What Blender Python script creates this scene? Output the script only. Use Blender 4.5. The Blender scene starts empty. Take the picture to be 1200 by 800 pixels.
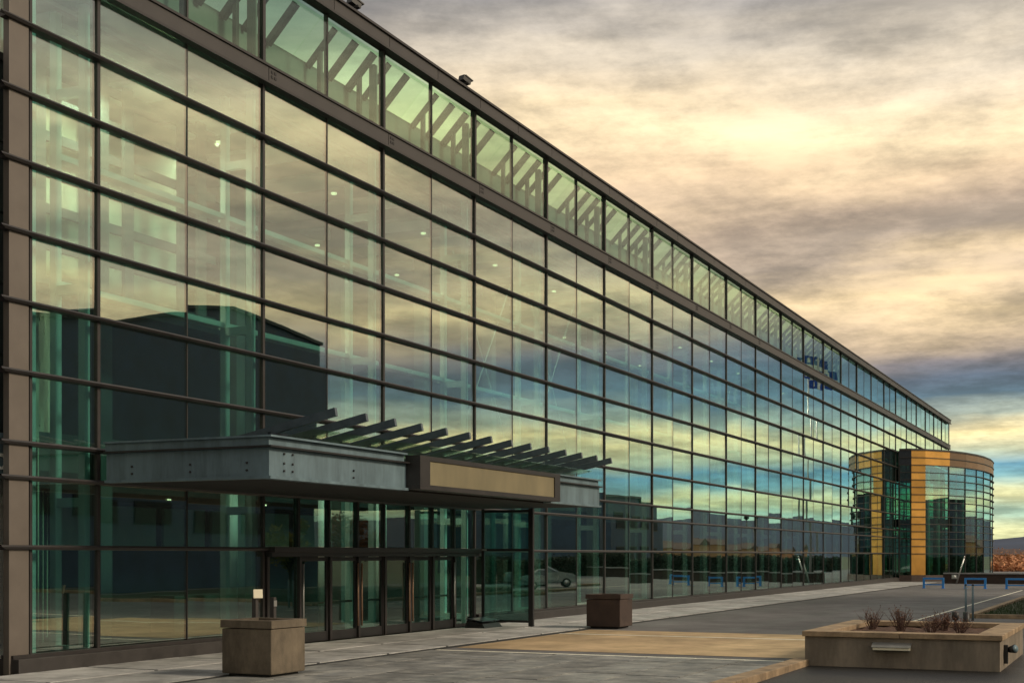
import bpy, bmesh, math, random
from mathutils import Vector, Matrix
R = math.radians
rng = random.Random(11)
sc = bpy.context.scene
col = sc.collection

# ------------------------------------------------------------------ camera, sky, sun, exposure
TH = R(24.94)                       # angle between the view axis and the facade
FY = 20.16                          # facade plane
cam_d = bpy.data.cameras.new('camera'); cam = bpy.data.objects.new('camera', cam_d); col.objects.link(cam)
cam.location = (0, 0, 2.33); cam.rotation_euler = (R(90), 0, TH - R(90))
cam_d.sensor_width = 36; cam_d.lens = 48; cam_d.shift_y = 250 / 1200
cam_d.clip_start = .1; cam_d.clip_end = 20000
sc.camera = cam

def lin(r, g, b):
    return tuple((c / 255 / 12.92 if c / 255 <= .04045 else ((c / 255 + .055) / 1.055) ** 2.4) for c in (r, g, b))

SUN_AZ, SUN_EL = R(-80), R(31)
world = bpy.data.worlds.new('World'); sc.world = world; world.use_nodes = True
nt = world.node_tree; nt.nodes.clear()
def N(t, **kw):
    n = nt.nodes.new(t)
    for k, v in kw.items(): setattr(n, k, v)
    return n
def L(a, b): nt.links.new(a, b)
def M(op, a, b=None, c=None):
    n = N('ShaderNodeMath', operation=op)
    for i, v in enumerate((a, b, c)):
        if v is None: continue
        if isinstance(v, (int, float)): n.inputs[i].default_value = v
        else: L(v, n.inputs[i])
    return n.outputs[0]
out = N('ShaderNodeOutputWorld')
sky = N('ShaderNodeTexSky', sky_type='NISHITA', sun_disc=False)
sky.sun_elevation = SUN_EL; sky.sun_rotation = R(90) - SUN_AZ
sky.air_density = 1.2; sky.dust_density = 2
bg_sky = N('ShaderNodeBackground'); bg_sky.inputs['Strength'].default_value = .1; L(sky.outputs[0], bg_sky.inputs['Color'])
tc = N('ShaderNodeTexCoord'); sep = N('ShaderNodeSeparateXYZ'); L(tc.outputs['Generated'], sep.inputs[0])
X_, Y_, Z_ = sep.outputs
elev = M('MULTIPLY', M('ARCSINE', Z_), 57.29578)
elev = M('MAXIMUM', elev, 0.0)
def noise(vec, scale, detail, rough=.55):
    n = N('ShaderNodeTexNoise'); n.inputs['Scale'].default_value = scale
    n.inputs['Detail'].default_value = detail; n.inputs['Roughness'].default_value = rough
    L(vec, n.inputs['Vector']); return n.outputs['Fac']
def comb(x, y, z):
    n = N('ShaderNodeCombineXYZ')
    for i, v in enumerate((x, y, z)):
        if isinstance(v, (int, float)): n.inputs[i].default_value = v
        else: L(v, n.inputs[i])
    return n.outputs[0]
# long flat cloud streaks: slow along the azimuth, quick along the elevation
SEED = 17.3
v1 = comb(M('ADD', M('MULTIPLY', X_, 2.2), SEED), M('MULTIPLY', Y_, 2.2), M('MULTIPLY', Z_, 13))
w1 = M('SUBTRACT', noise(v1, 1.0, 6, .55), .5)
amp = M('MINIMUM', M('ADD', M('MULTIPLY', elev, .6), .9), 8.0)
e2 = M('ADD', elev, M('MULTIPLY', w1, amp))
ramp = N('ShaderNodeValToRGB'); L(M('DIVIDE', e2, 40.0), ramp.inputs[0])
stops = [(0.0, (200, 208, 160)), (.9, (224, 222, 166)), (1.5, (140, 174, 158)), (2.1, (214, 208, 152)), (2.7, (108, 154, 160)), (3.3, (82, 130, 150)),
         (3.9, (184, 188, 156)), (4.7, (238, 216, 158)), (5.3, (160, 168, 152)), (6.1, (84, 108, 124)), (7.4, (82, 92, 108)), (8.3, (122, 112, 112)), (9.4, (184, 160, 130)),
         (10.6, (222, 194, 148)), (12.0, (172, 152, 130)), (13.4, (180, 156, 130)), (15.2, (212, 184, 146)), (16.8, (228, 204, 162)),
         (18.4, (214, 194, 162)), (20.2, (198, 184, 162)), (23.0, (136, 132, 130)), (26.5, (190, 176, 154)), (31.0, (112, 116, 122)), (40.0, (172, 168, 160))]
cr = ramp.color_ramp
while len(cr.elements) > 1: cr.elements.remove(cr.elements[-1])
for i, (e, c) in enumerate(stops):
    el = cr.elements[0] if i == 0 else cr.elements.new(e / 40)
    el.position = e / 40; el.color = (*lin(*c), 1)
# finer broken cloud, seen in perspective as one flat deck
den = M('ADD', M('MAXIMUM', Z_, 0.0), .10)
v2 = comb(M('ADD', M('DIVIDE', X_, den), SEED), M('DIVIDE', Y_, den), 0.0)
n2 = noise(v2, 2.3, 11, .66)
v3 = comb(M('ADD', M('MULTIPLY', X_, 6), SEED), M('MULTIPLY', Y_, 6), M('MULTIPLY', Z_, 42))
n3 = noise(v3, 1.0, 7, .6)
lump = N('ShaderNodeMapRange', interpolation_type='SMOOTHSTEP'); L(n2, lump.inputs[0])
for q_, v_ in (('From Min', .36), ('From Max', .64), ('To Min', -.30), ('To Max', .30)): lump.inputs[q_].default_value = v_
fac = M('ADD', lump.outputs[0], M('ADD', M('MULTIPLY', M('SUBTRACT', n3, .5), 1.1), 1.0))
mul = N('ShaderNodeVectorMath', operation='SCALE'); L(ramp.outputs[0], mul.inputs[0]); L(M('MAXIMUM', fac, .3), mul.inputs['Scale'])
bg_c = N('ShaderNodeBackground'); bg_c.inputs['Strength'].default_value = .92; L(mul.outputs[0], bg_c.inputs['Color'])
mix = N('ShaderNodeMixShader'); mix.inputs[0].default_value = .9
L(bg_sky.outputs[0], mix.inputs[1]); L(bg_c.outputs[0], mix.inputs[2]); L(mix.outputs[0], out.inputs[0])

sun_d = bpy.data.lights.new('sun', 'SUN'); sun_d.energy = 1.5; sun_d.angle = R(11); sun_d.color = (1, .84, .62)
sun = bpy.data.objects.new('sun', sun_d); col.objects.link(sun)
sv = Vector((math.cos(SUN_AZ) * math.cos(SUN_EL), math.sin(SUN_AZ) * math.cos(SUN_EL), math.sin(SUN_EL)))
sun.rotation_euler = sv.to_track_quat('Z', 'Y').to_euler(); sun.location = (0, -40, 60)
vs = sc.view_settings
vs.view_transform = 'Standard'; vs.look = 'None'; vs.exposure = 0.62; vs.gamma = 1; vs.use_curve_mapping = False
sc.cycles.max_bounces = 10; sc.cycles.transparent_max_bounces = 32; sc.cycles.glossy_bounces = 5
sc.cycles.transmission_bounces = 6; sc.cycles.caustics_reflective = False; sc.cycles.caustics_refractive = False
sc.cycles.use_denoising = True

# ------------------------------------------------------------------ materials
MATS = {}
def mat(name, c, rough=.6, metal=0.0, var=.15, scale=3.0, bump=0.0, bscale=40.0, spec=.5, c2=None, stretch=None, randv=0.0, emit=None, stain=0.0, sscale=.35, sstretch=(1, 1, 1)):
    m = bpy.data.materials.new(name); m.use_nodes = True; t = m.node_tree; b = t.nodes['Principled BSDF']
    b.inputs['Roughness'].default_value = rough; b.inputs['Metallic'].default_value = metal
    b.inputs['Specular IOR Level'].default_value = spec
    co = t.nodes.new('ShaderNodeTexCoord'); mp = t.nodes.new('ShaderNodeMapping')
    gm = t.nodes.new('ShaderNodeNewGeometry'); t.links.new(gm.outputs['Position'], mp.inputs[0])
    if stretch: mp.inputs['Scale'].default_value = stretch
    nz = t.nodes.new('ShaderNodeTexNoise'); nz.inputs['Scale'].default_value = scale; nz.inputs['Detail'].default_value = 8; nz.inputs['Roughness'].default_value = .62
    t.links.new(mp.outputs[0], nz.inputs[0])
    r = t.nodes.new('ShaderNodeValToRGB'); t.links.new(nz.outputs['Fac'], r.inputs[0])
    c2 = c2 or c
    r.color_ramp.elements[0].position = .3; r.color_ramp.elements[1].position = .7
    r.color_ramp.elements[0].color = (*[v * (1 - var) for v in c], 1); r.color_ramp.elements[1].color = (*[min(1, v * (1 + var)) for v in c2], 1)
    src = r.outputs[0]
    if stain:
        mp2 = t.nodes.new('ShaderNodeMapping'); mp2.inputs['Scale'].default_value = sstretch; t.links.new(gm.outputs['Position'], mp2.inputs[0])
        ns = t.nodes.new('ShaderNodeTexNoise'); ns.inputs['Scale'].default_value = sscale; ns.inputs['Detail'].default_value = 10; ns.inputs['Roughness'].default_value = .7
        t.links.new(mp2.outputs[0], ns.inputs[0])
        ms = t.nodes.new('ShaderNodeMapRange'); ms.inputs['From Min'].default_value = .38; ms.inputs['From Max'].default_value = .62
        ms.inputs['To Min'].default_value = 1 - stain; ms.inputs['To Max'].default_value = 1 + stain * .35; t.links.new(ns.outputs['Fac'], ms.inputs[0])
        v_ = t.nodes.new('ShaderNodeVectorMath'); v_.operation = 'SCALE'; t.links.new(src, v_.inputs[0]); t.links.new(ms.outputs[0], v_.inputs['Scale']); src = v_.outputs[0]
    if randv:
        oi = t.nodes.new('ShaderNodeObjectInfo'); mr = t.nodes.new('ShaderNodeMapRange')
        mr.inputs['To Min'].default_value = 1 - randv; mr.inputs['To Max'].default_value = 1 + randv
        t.links.new(oi.outputs['Random'], mr.inputs[0])
        sc_ = t.nodes.new('ShaderNodeVectorMath'); sc_.operation = 'SCALE'
        t.links.new(src, sc_.inputs[0]); t.links.new(mr.outputs[0], sc_.inputs['Scale']); src = sc_.outputs[0]
    t.links.new(src, b.inputs['Base Color'])
    rr = t.nodes.new('ShaderNodeMapRange'); rr.inputs['To Min'].default_value = max(.02, rough - .12); rr.inputs['To Max'].default_value = min(1, rough + .12)
    t.links.new(nz.outputs['Fac'], rr.inputs[0]); t.links.new(rr.outputs[0], b.inputs['Roughness'])
    if bump:
        n2 = t.nodes.new('ShaderNodeTexNoise'); n2.inputs['Scale'].default_value = bscale; n2.inputs['Detail'].default_value = 5
        t.links.new(gm.outputs['Position'], n2.inputs[0])
        bp = t.nodes.new('ShaderNodeBump'); bp.inputs['Strength'].default_value = bump; bp.inputs['Distance'].default_value = .02
        t.links.new(n2.outputs['Fac'], bp.inputs['Height']); t.links.new(bp.outputs[0], b.inputs['Normal'])
    if emit:
        b.inputs['Emission Color'].default_value = (*emit[0], 1); b.inputs['Emission Strength'].default_value = emit[1]
    MATS[name] = m; return m

def glass(name, tint, f0, refl=(1.0, .965, .87), wave=.045, randv=.06, power=2.4):
    m = bpy.data.materials.new(name); m.use_nodes = True; t = m.node_tree; t.nodes.clear()
    o = t.nodes.new('ShaderNodeOutputMaterial'); tr = t.nodes.new('ShaderNodeBsdfTransparent'); gl = t.nodes.new('ShaderNodeBsdfGlossy')
    gl.inputs['Roughness'].default_value = 0.0; gl.inputs['Color'].default_value = (*refl, 1)
    g = t.nodes.new('ShaderNodeNewGeometry')
    oi = t.nodes.new('ShaderNodeObjectInfo'); mr = t.nodes.new('ShaderNodeMapRange'); mr.inputs['To Min'].default_value = 1 - randv; mr.inputs['To Max'].default_value = 1 + randv * .3
    t.links.new(oi.outputs['Random'], mr.inputs[0])
    sv_ = t.nodes.new('ShaderNodeVectorMath'); sv_.operation = 'SCALE'; sv_.inputs[0].default_value = tint; t.links.new(mr.outputs[0], sv_.inputs['Scale'])
    t.links.new(sv_.outputs[0], tr.inputs['Color'])
    dot = t.nodes.new('ShaderNodeVectorMath'); dot.operation = 'DOT_PRODUCT'
    t.links.new(g.outputs['Incoming'], dot.inputs[0]); t.links.new(g.outputs['Normal'], dot.inputs[1])
    def mm(op, a, b=None):
        n = t.nodes.new('ShaderNodeMath'); n.operation = op
        for i, v in enumerate((a, b)):
            if v is None: continue
            if isinstance(v, (int, float)): n.inputs[i].default_value = v
            else: t.links.new(v, n.inputs[i])
        return n.outputs[0]
    c = mm('SUBTRACT', 1.0, mm('ABSOLUTE', dot.outputs['Value']))
    f = mm('ADD', mm('MULTIPLY', mm('POWER', c, power), 1 - f0), f0)
    mr2 = t.nodes.new('ShaderNodeMapRange'); mr2.inputs['From Min'].default_value = .50; mr2.inputs['From Max'].default_value = .86; t.links.new(c, mr2.inputs[0])
    mc = t.nodes.new('ShaderNodeMix'); mc.data_type = 'RGBA'; mc.inputs[6].default_value = (*refl, 1); mc.inputs[7].default_value = (.80, 1, .99, 1)   # solar coating turns cyan at a low angle
    t.links.new(mr2.outputs[0], mc.inputs[0]); t.links.new(mc.outputs[2], gl.inputs['Color'])
    mp = t.nodes.new('ShaderNodeMapping'); mp.inputs['Scale'].default_value = (.55, .55, .9); t.links.new(g.outputs['Position'], mp.inputs[0])
    nz = t.nodes.new('ShaderNodeTexNoise'); nz.inputs['Scale'].default_value = 1.0; nz.inputs['Detail'].default_value = 1; t.links.new(mp.outputs[0], nz.inputs[0])
    bp = t.nodes.new('ShaderNodeBump'); bp.inputs['Strength'].default_value = wave; bp.inputs['Distance'].default_value = .02
    t.links.new(nz.outputs['Fac'], bp.inputs['Height']); t.links.new(bp.outputs[0], gl.inputs['Normal'])
    mx = t.nodes.new('ShaderNodeMixShader'); t.links.new(f, mx.inputs[0]); t.links.new(tr.outputs[0], mx.inputs[1]); t.links.new(gl.outputs[0], mx.inputs[2])
    t.links.new(mx.outputs[0], o.inputs[0]); MATS[name] = m; return m

GL = glass('curtain_glass', (.68, .95, .91), .25)
GLC = glass('clerestory_glass', (.82, .98, .90), .07, power=4.5)
GLS = glass('skylight_glass', (.90, .98, .88), .03, wave=.1, power=5)
GLD = glass('door_glass', (.66, .93, .90), .12, power=5)
GLT = glass('drum_glass', (.62, .93, .84), .24)
BRONZE = mat('bronze_frame', (.030, .026, .026), .45, .0, .22, 2.0)
BRONZE2 = mat('bronze_panel', (.048, .043, .042), .5, .0, .18, 1.2, randv=.10)
COLUMN = mat('tan_column', (.135, .114, .098), .55, 0, .12, 1.5)
DARK = mat('dark_frame', (.020, .019, .020), .45, 0, .2, 4)
PLINTH = mat('plinth_stone', (.035, .031, .030), .6, 0, .3, 3, bump=.2)
STEELB = mat('blue_steel', (.15, .218, .255), .42, .1, .14, 1.4, bump=.05, bscale=6, stain=.3, sscale=1.2, sstretch=(1.6, 1.6, .25))
STEELD = mat('dark_steel', (.022, .030, .042), .35, .4, .2, 4)
BLADE = mat('blade_steel', (.085, .115, .14), .35, .3, .2, 4)
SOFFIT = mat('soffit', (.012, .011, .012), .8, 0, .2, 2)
SIGNP = mat('sign_panel', (.21, .182, .11), .5, 0, .22, 1.1, c2=(.20, .17, .10), stretch=(1, 1, .4))
POST = mat('white_post', (.84, .86, .80), .5, 0, .06, 3)
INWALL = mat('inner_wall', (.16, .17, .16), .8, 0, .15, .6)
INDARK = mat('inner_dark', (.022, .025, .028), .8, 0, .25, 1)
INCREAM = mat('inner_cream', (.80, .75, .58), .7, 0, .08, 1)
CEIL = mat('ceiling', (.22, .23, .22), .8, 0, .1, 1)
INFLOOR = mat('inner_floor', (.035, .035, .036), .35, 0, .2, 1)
LAMP = mat('lamp_glow', (.9, .85, .7), .5, emit=((1, .80, .42), 1.3))
ALU = mat('aluminium', (.55, .55, .54), .35, .8, .08, 6)
PULL = mat('bronze_pull', (.42, .27, .19), .35, .6, .1, 6)
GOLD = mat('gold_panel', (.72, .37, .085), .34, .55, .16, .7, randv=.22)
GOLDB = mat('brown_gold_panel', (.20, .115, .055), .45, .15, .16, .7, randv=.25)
CONC = mat('planter_concrete', (.135, .108, .076), .85, 0, .22, 2.6, bump=.45, bscale=60, stain=.45, sscale=1.6, sstretch=(1, 1, .45))
CONC2 = mat('planter_stucco', (.235, .195, .150), .85, 0, .13, 1.4, bump=.35, bscale=70, stain=.35, sscale=1.3, sstretch=(1.3, 1.3, .4))
CAP = mat('stone_cap', (.33, .235, .145), .8, 0, .25, 2.2, bump=.4, bscale=50, stain=.35, sscale=2.5, randv=.12)
CORTEN = mat('corten', (.062, .040, .032), .75, 0, .3, 2.5, bump=.2)
SOIL = mat('soil', (.085, .042, .026), .95, 0, .45, 9, bump=1.0, bscale=25)
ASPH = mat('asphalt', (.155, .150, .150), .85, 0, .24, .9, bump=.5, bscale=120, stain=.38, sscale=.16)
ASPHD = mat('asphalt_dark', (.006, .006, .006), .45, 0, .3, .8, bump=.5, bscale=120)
SLAB = mat('pale_slab', (.43, .43, .42), .8, 0, .22, 1.3, bump=.4, bscale=50, randv=.2, stain=.35, sscale=.9)
SLATE = mat('slate_slab', (.235, .248, .255), .75, 0, .40, 2.0, bump=.8, bscale=18, randv=.16, c2=(.235, .23, .21), stain=.4, sscale=.8)
OCHRE = mat('ochre_paving', (.53, .385, .21), .85, 0, .25, .9, bump=.4, bscale=60, c2=(.50, .36, .21), stain=.32, sscale=.35)
GRAVEL = mat('joint_bed', (.03, .03, .03), .9, 0, .3, 6)
LINE = mat('line_paint', (.82, .78, .64), .7, 0, .25, 5)
EARTH = mat('earth', (.10, .088, .055), .95, 0, .4, .02, c2=(.07, .085, .04))
GRASS = mat('grass_base', (.025, .035, .012), .95, 0, .4, 2)
BLUE = mat('blue_paint', (.035, .30, .80), .4, 0, .1, 4)
BLACK = mat('black_metal', (.012, .012, .013), .5, 0, .2, 8)

# ------------------------------------------------------------------ helpers
WL = {}
def place(o, loc, parent=None):
    col.objects.link(o); loc = Vector(loc); WL[o.name] = loc
    if parent is not None:
        o.parent = parent; o.location = loc - WL[parent.name]
    else: o.location = loc
    return o
def empty(name, loc):
    return place(bpy.data.objects.new(name, None), loc)
def tag(o, label=None, cat=None, group=None, kind=None):
    for k, v in (('label', label), ('category', cat), ('group', group), ('kind', kind)):
        if v: o[k] = v
    return o
_bm = {}
def box_mesh(dx, dy, dz, m, bev=0):
    key = (round(dx, 4), round(dy, 4), round(dz, 4), m.name, bev)
    if key in _bm: return _bm[key]
    me = bpy.data.meshes.new('box'); b = bmesh.new(); bmesh.ops.create_cube(b, size=1)
    for v in b.verts: v.co = Vector((v.co.x * dx, v.co.y * dy, v.co.z * dz))
    if bev: bmesh.ops.bevel(b, geom=b.edges[:], offset=bev, segments=2, affect='EDGES', profile=.6)
    b.to_mesh(me); b.free(); me.materials.append(m); _bm[key] = me; return me
def box(name, x0, x1, y0, y1, z0, z1, m, parent=None, bev=0, rot=None):
    o = bpy.data.objects.new(name, box_mesh(x1 - x0, y1 - y0, z1 - z0, m, bev))
    place(o, ((x0 + x1) / 2, (y0 + y1) / 2, (z0 + z1) / 2), parent)
    if rot: o.rotation_euler = rot
    return o
def mesh(name, vs_, fs, m, parent=None, loc=None, smooth=False):
    me = bpy.data.meshes.new(name)
    loc = Vector(loc) if loc is not None else sum((Vector(v) for v in vs_), Vector()) / len(vs_)
    me.from_pydata([Vector(v) - loc for v in vs_], [], fs); me.update()
    b = bmesh.new(); b.from_mesh(me); bmesh.ops.recalc_face_normals(b, faces=b.faces[:]); b.to_mesh(me); b.free()
    me.materials.append(m)
    if smooth:
        for p in me.polygons: p.use_smooth = True
    return place(bpy.data.objects.new(name, me), loc, parent)
BF = [(0, 1, 2, 3), (7, 6, 5, 4), (0, 4, 5, 1), (1, 5, 6, 2), (2, 6, 7, 3), (3, 7, 4, 0)]
def beam_v(p0, p1, w, h, up=(0, 0, 1)):
    p0, p1 = Vector(p0), Vector(p1); d = (p1 - p0).normalized(); s = d.cross(Vector(up))
    if s.length < 1e-4: s = d.cross(Vector((1, 0, 0)))
    s.normalize(); u = s.cross(d).normalized()
    q = [s * (-w / 2) + u * (-h / 2), s * (w / 2) + u * (-h / 2), s * (w / 2) + u * (h / 2), s * (-w / 2) + u * (h / 2)]
    return [p0 + a for a in q] + [p1 + a for a in q]
def beam(name, p0, p1, w, h, m, parent=None):
    return mesh(name, beam_v(p0, p1, w, h), BF, m, parent)
def tube(name, pts, rads, m, parent=None, n=8, loc=None):
    V, F = tube_v(pts, rads, n); return mesh(name, V, F, m, parent, loc, smooth=True)
def tube_v(pts, rads, n=8, base=0):
    V, F = [], []
    for i, p in enumerate(pts):
        p = Vector(p)
        a = Vector(pts[max(0, i - 1)]); c = Vector(pts[min(len(pts) - 1, i + 1)])
        d = (c - a).normalized(); s = d.orthogonal().normalized(); u = d.cross(s)
        if abs(d.z) > .9: s = Vector((1, 0, 0)); s = (s - d * s.dot(d)).normalized(); u = d.cross(s)
        for k in range(n):
            an = 2 * math.pi * k / n
            V.append(p + (s * math.cos(an) + u * math.sin(an)) * rads[i])
    for i in range(len(pts) - 1):
        for k in range(n):
            F.append((base + i * n + k, base + i * n + (k + 1) % n, base + (i + 1) * n + (k + 1) % n, base + (i + 1) * n + k))
    F.append(tuple(base + k for k in range(n))); F.append(tuple(base + (len(pts) - 1) * n + k for k in range(n)))
    return V, F
def prism(name, pts, z0, z1, m, parent=None):
    n = len(pts); V = [(x, y, z0) for x, y in pts] + [(x, y, z1) for x, y in pts]
    F = [tuple(range(n)), tuple(range(n, 2 * n))] + [(i, (i + 1) % n, n + (i + 1) % n, n + i) for i in range(n)]
    return mesh(name, V, F, m, parent)
def multi(name, parts, m, parent=None, loc=None, smooth=False):
    V, F = [], []
    for v, f in parts:
        k = len(V); V += [Vector(a) for a in v]; F += [tuple(i + k for i in q) for q in f]
    return mesh(name, V, F, m, parent, loc, smooth)
def boxv(x0, x1, y0, y1, z0, z1):
    return ([(x0, y0, z0), (x1, y0, z0), (x1, y1, z0), (x0, y1, z0), (x0, y0, z1), (x1, y0, z1), (x1, y1, z1), (x0, y1, z1)], BF)

# ------------------------------------------------------------------ ground, road, paving
def sheet(name, x0, x1, y0, y1, z, m, kind='structure'):
    o = mesh(name, [(x0, y0, z), (x1, y0, z), (x1, y1, z), (x0, y1, z)], [(0, 1, 2, 3)], m)
    return tag(o, kind=kind)
gn = 48; gv = [(0, 0, -.06)] + [(7000 * math.cos(2 * math.pi * i / gn), 7000 * math.sin(2 * math.pi * i / gn), -.06) for i in range(gn)]
tag(mesh('ground', gv, [(0, 1 + i, 1 + (i + 1) % gn) for i in range(gn)], EARTH, loc=(0, 0, -.06)), kind='structure')
sheet('road', -30, 230, -14.4, 19.9, 0, ASPH)
XS0, XS1, YS0, YS1 = 4.0, 118.0, 15.85, 19.9
pave = tag(box('pavement', XS0, XS1, YS0, YS1, -.05, .008, GRAVEL), kind='structure')
sx = XS0
while sx < XS1 - .1:
    for j in range(2):
        y0 = YS0 + .24 + j * 1.91
        if 30.6 < sx + 1 < 39.9: pass
        dz = rng.uniform(-.003, .003)
        box('slab', sx + .05, sx + 2.92, y0 + .05, y0 + 1.86, .0, .028 + dz, SLAB, pave, bev=.006)
    sx += 2.978
fore = tag(box('forecourt', 8.0, 29.45, 6.85, 15.80, -.05, .006, GRAVEL), kind='structure')
yy = 6.9; row = 0
while yy < 15.7:
    w = 1.12; xx = 8.05 - (row % 2) * .8
    while xx < 29.4:
        l = rng.choice((1.2, 1.65, 2.1)); x1 = min(xx + l, 29.42)
        if x1 > 14 and x1 - max(xx, 8.05) > .3:
            box('slab', round(max(xx, 8.05) + .022, 2), round(x1 - .022, 2), yy + .022, yy + w - .022, .0, .022 + rng.uniform(-.004, .004), SLATE, fore, bev=.006)
        xx += l
    yy += w
sheet('crosswalk', 30.6, 39.7, 6.6, 15.78, .006, OCHRE)
for n_, a in enumerate(((29.48, 29.68), (37.22, 37.42))):
    sheet('road_line', a[0], a[1], 4.0, 15.8, .013, LINE)
sheet('road_line', 48, 96, 7.4, 7.52, .010, LINE)
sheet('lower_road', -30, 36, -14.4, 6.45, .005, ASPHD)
# kerb in front of the planter, cut in stones
kerb = tag(empty('kerb', (20, 6.65, 0)), kind='structure')
for i in range(10):
    box('kerb_stone', 9.2 + i * 2.0, 11.19 + i * 2.0, 6.47, 6.84, -.05, .14 + rng.uniform(-.004, .004), CAP, kerb, bev=.02)
# grass bed with kerb
bed = tag(empty('bed_kerb', (53, 5.9, 0)), kind='structure')
for i in range(16):
    box('kerb_stone', 53 + i * 2.2, 55.19 + i * 2.2, 5.75, 6.0, -.05, .16, CAP, bed, bev=.02)
for i in range(8):
    box('kerb_stone', 52.9, 53.2, 5.74 - (i + 1) * 2.2, 5.73 - i * 2.2, -.05, .155, CAP, bed, bev=.02)
sheet('bed_soil', 53.2, 88, -12, 5.75, .05, GRASS)

# ------------------------------------------------------------------ main glass hall
X0, B, NB = 22.51, 5.955, 23
XE = X0 + NB * B
ZS = [.36, 2.48, 3.85, 4.53, 5.92, 7.30, 8.68, 10.06, 11.43, 12.80, 14.18]
CL0, CL1, FTOP = 14.60, 16.98, 17.40
hall = tag(empty('glass_hall', (X0, FY, 0)), 'long glass hall with bronze mullions, entrance canopy and sloping row of roof-top windows', 'building')
# plinth
for a, b in ((20.0, 28.42), (40.42, XE)):
    box('plinth', a, b, FY - .30, FY + .25, -.05, .30, PLINTH, hall, bev=.015)
    box('sill', a, b, FY - .16, FY + .16, .301, .372, BRONZE, hall)
# corner column and vertical mullions
box('corner_column', 19.95, 20.47, FY - .10, FY + .06, 0, 17.0, COLUMN, hall, bev=.015)
zlow = lambda k: 0.02 if k in (1, 2, 3) else .372
for k in range(NB + 1):
    x = X0 + k * B
    box('mullion', x - .045, x + .045, FY - .055, FY + .10, zlow(k), 14.18, BRONZE, hall)
    box('upper_mullion', x - .055, x + .055, FY - .07, FY + .10, 14.60, 16.98, BRONZE, hall)
    if k < NB:
        xm = x + B / 2
        box('thin_mullion', xm - .016, xm + .016, FY - .022, FY + .05, 3.9 if k in (1, 2) else .372, 14.18, BRONZE, hall)
        box('thin_mullion', xm - .03, xm + .03, FY - .03, FY + .08, 14.60, 16.98, BRONZE, hall)
box('thin_mullion', 20.53, 20.60, FY - .06, FY + .08, .372, 14.18, BRONZE, hall)
# horizontal fins: wedge section with a pointed outer edge
def fin(z, x0, x1):
    y0, y1 = FY - .19, FY - .0
    s = [(y1, z - .05), (y0 + .03, z - .035), (y0, z + .01), (y0 + .02, z + .045), (y1, z + .05)]
    V = [(x0 - .12 if i in (2, 3) else x0, y, q) for i, (y, q) in enumerate(s)] + [(x1, y, q) for y, q in s]; n = 5
    mesh('transom', V, [tuple(range(n)), tuple(range(n, 2 * n))] + [(i, (i + 1) % n, n + (i + 1) % n, n + i) for i in range(n)], BRONZE, hall)
for z in ZS[1:-1]: fin(z, 19.80, XE)
fin(15.55 - 1.37 + .01, 19.98, 20.53)
# spandrel beam, one panel to a bay, with vents at the joints
box('spandrel_flange', 20.5, XE, FY - .24, FY - .02, 14.14, 14.20, BRONZE, hall)
box('spandrel_flange', 20.5, XE, FY - .24, FY - .02, 14.56, 14.62, BRONZE, hall)
edges = [20.53] + [X0 + k * B for k in range(NB + 1)]
for i in range(len(edges) - 1):
    p = box('spandrel_panel', edges[i] + .012, edges[i + 1] - .012, FY - .20, FY + .12, 14.205, 14.555, BRONZE2, hall)
    if 1 <= i < 11:
        for q in range(4):
            vx = edges[i] + .10 + (q % 2) * .14; vz = 14.30 + (q // 2) * .12
            box('vent', vx, vx + .08, FY - .212, FY - .20, vz, vz + .07, BLACK, p)
# roof fascia and coping
hx = [20.1, 20.53 + 1.0] + [X0 + k * B / 2 for k in range(2 * NB + 1)]
for i in range(len(hx) - 1):
    box('fascia_panel', hx[i] + .012, hx[i + 1] - .012, FY - .24, FY + .10, 16.985, 17.36, BRONZE2, hall)
box('coping', 20.0, XE + .1, FY - .30, FY + .16, 17.362, 17.43, BRONZE, hall)
box('gutter_edge', 20.1, XE, FY - .31, FY - .24, 16.93, 17.0, BRONZE, hall)
# glass panes
cols_ = [(20.60, X0 - .055)]
for k in range(NB):
    x = X0 + k * B; xm = x + B / 2
    cols_ += [(x + .055, xm - .025), (xm + .025, x + B - .055)]
rows_ = [(ZS[i], ZS[i + 1]) for i in range(10)] + [(CL0, CL1)]
npane = 0; rest = []
for ci, (a, b) in enumerate(cols_):
    for ri, (c, d) in enumerate(rows_):
        k = (ci - 1) // 2
        if ci > 0 and k in (1, 2) and ri < 2: continue
        tx, tz = rng.gauss(0, .0035), rng.gauss(0, .0040)
        if npane < 296:
            box('pane', a - .02, b + .02, FY - .012, FY + .012, c + .04, d - .04, GLC if ri == 10 else GL, hall, rot=(tx, 0, tz)); npane += 1
        else:
            cx, cz = (a + b) / 2, (c + d) / 2; mtx = Matrix.Rotation(tz, 4, 'Z') @ Matrix.Rotation(tx, 4, 'X')
            v, f = boxv(a - .02 - cx, b + .02 - cx, -.012, .012, c + .04 - cz, d - .04 - cz)
            rest.append(([mtx @ Vector(q) + Vector((cx, FY, cz)) for q in v], f))
tag(multi('pane_field', rest, GL, hall), kind='stuff')

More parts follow.
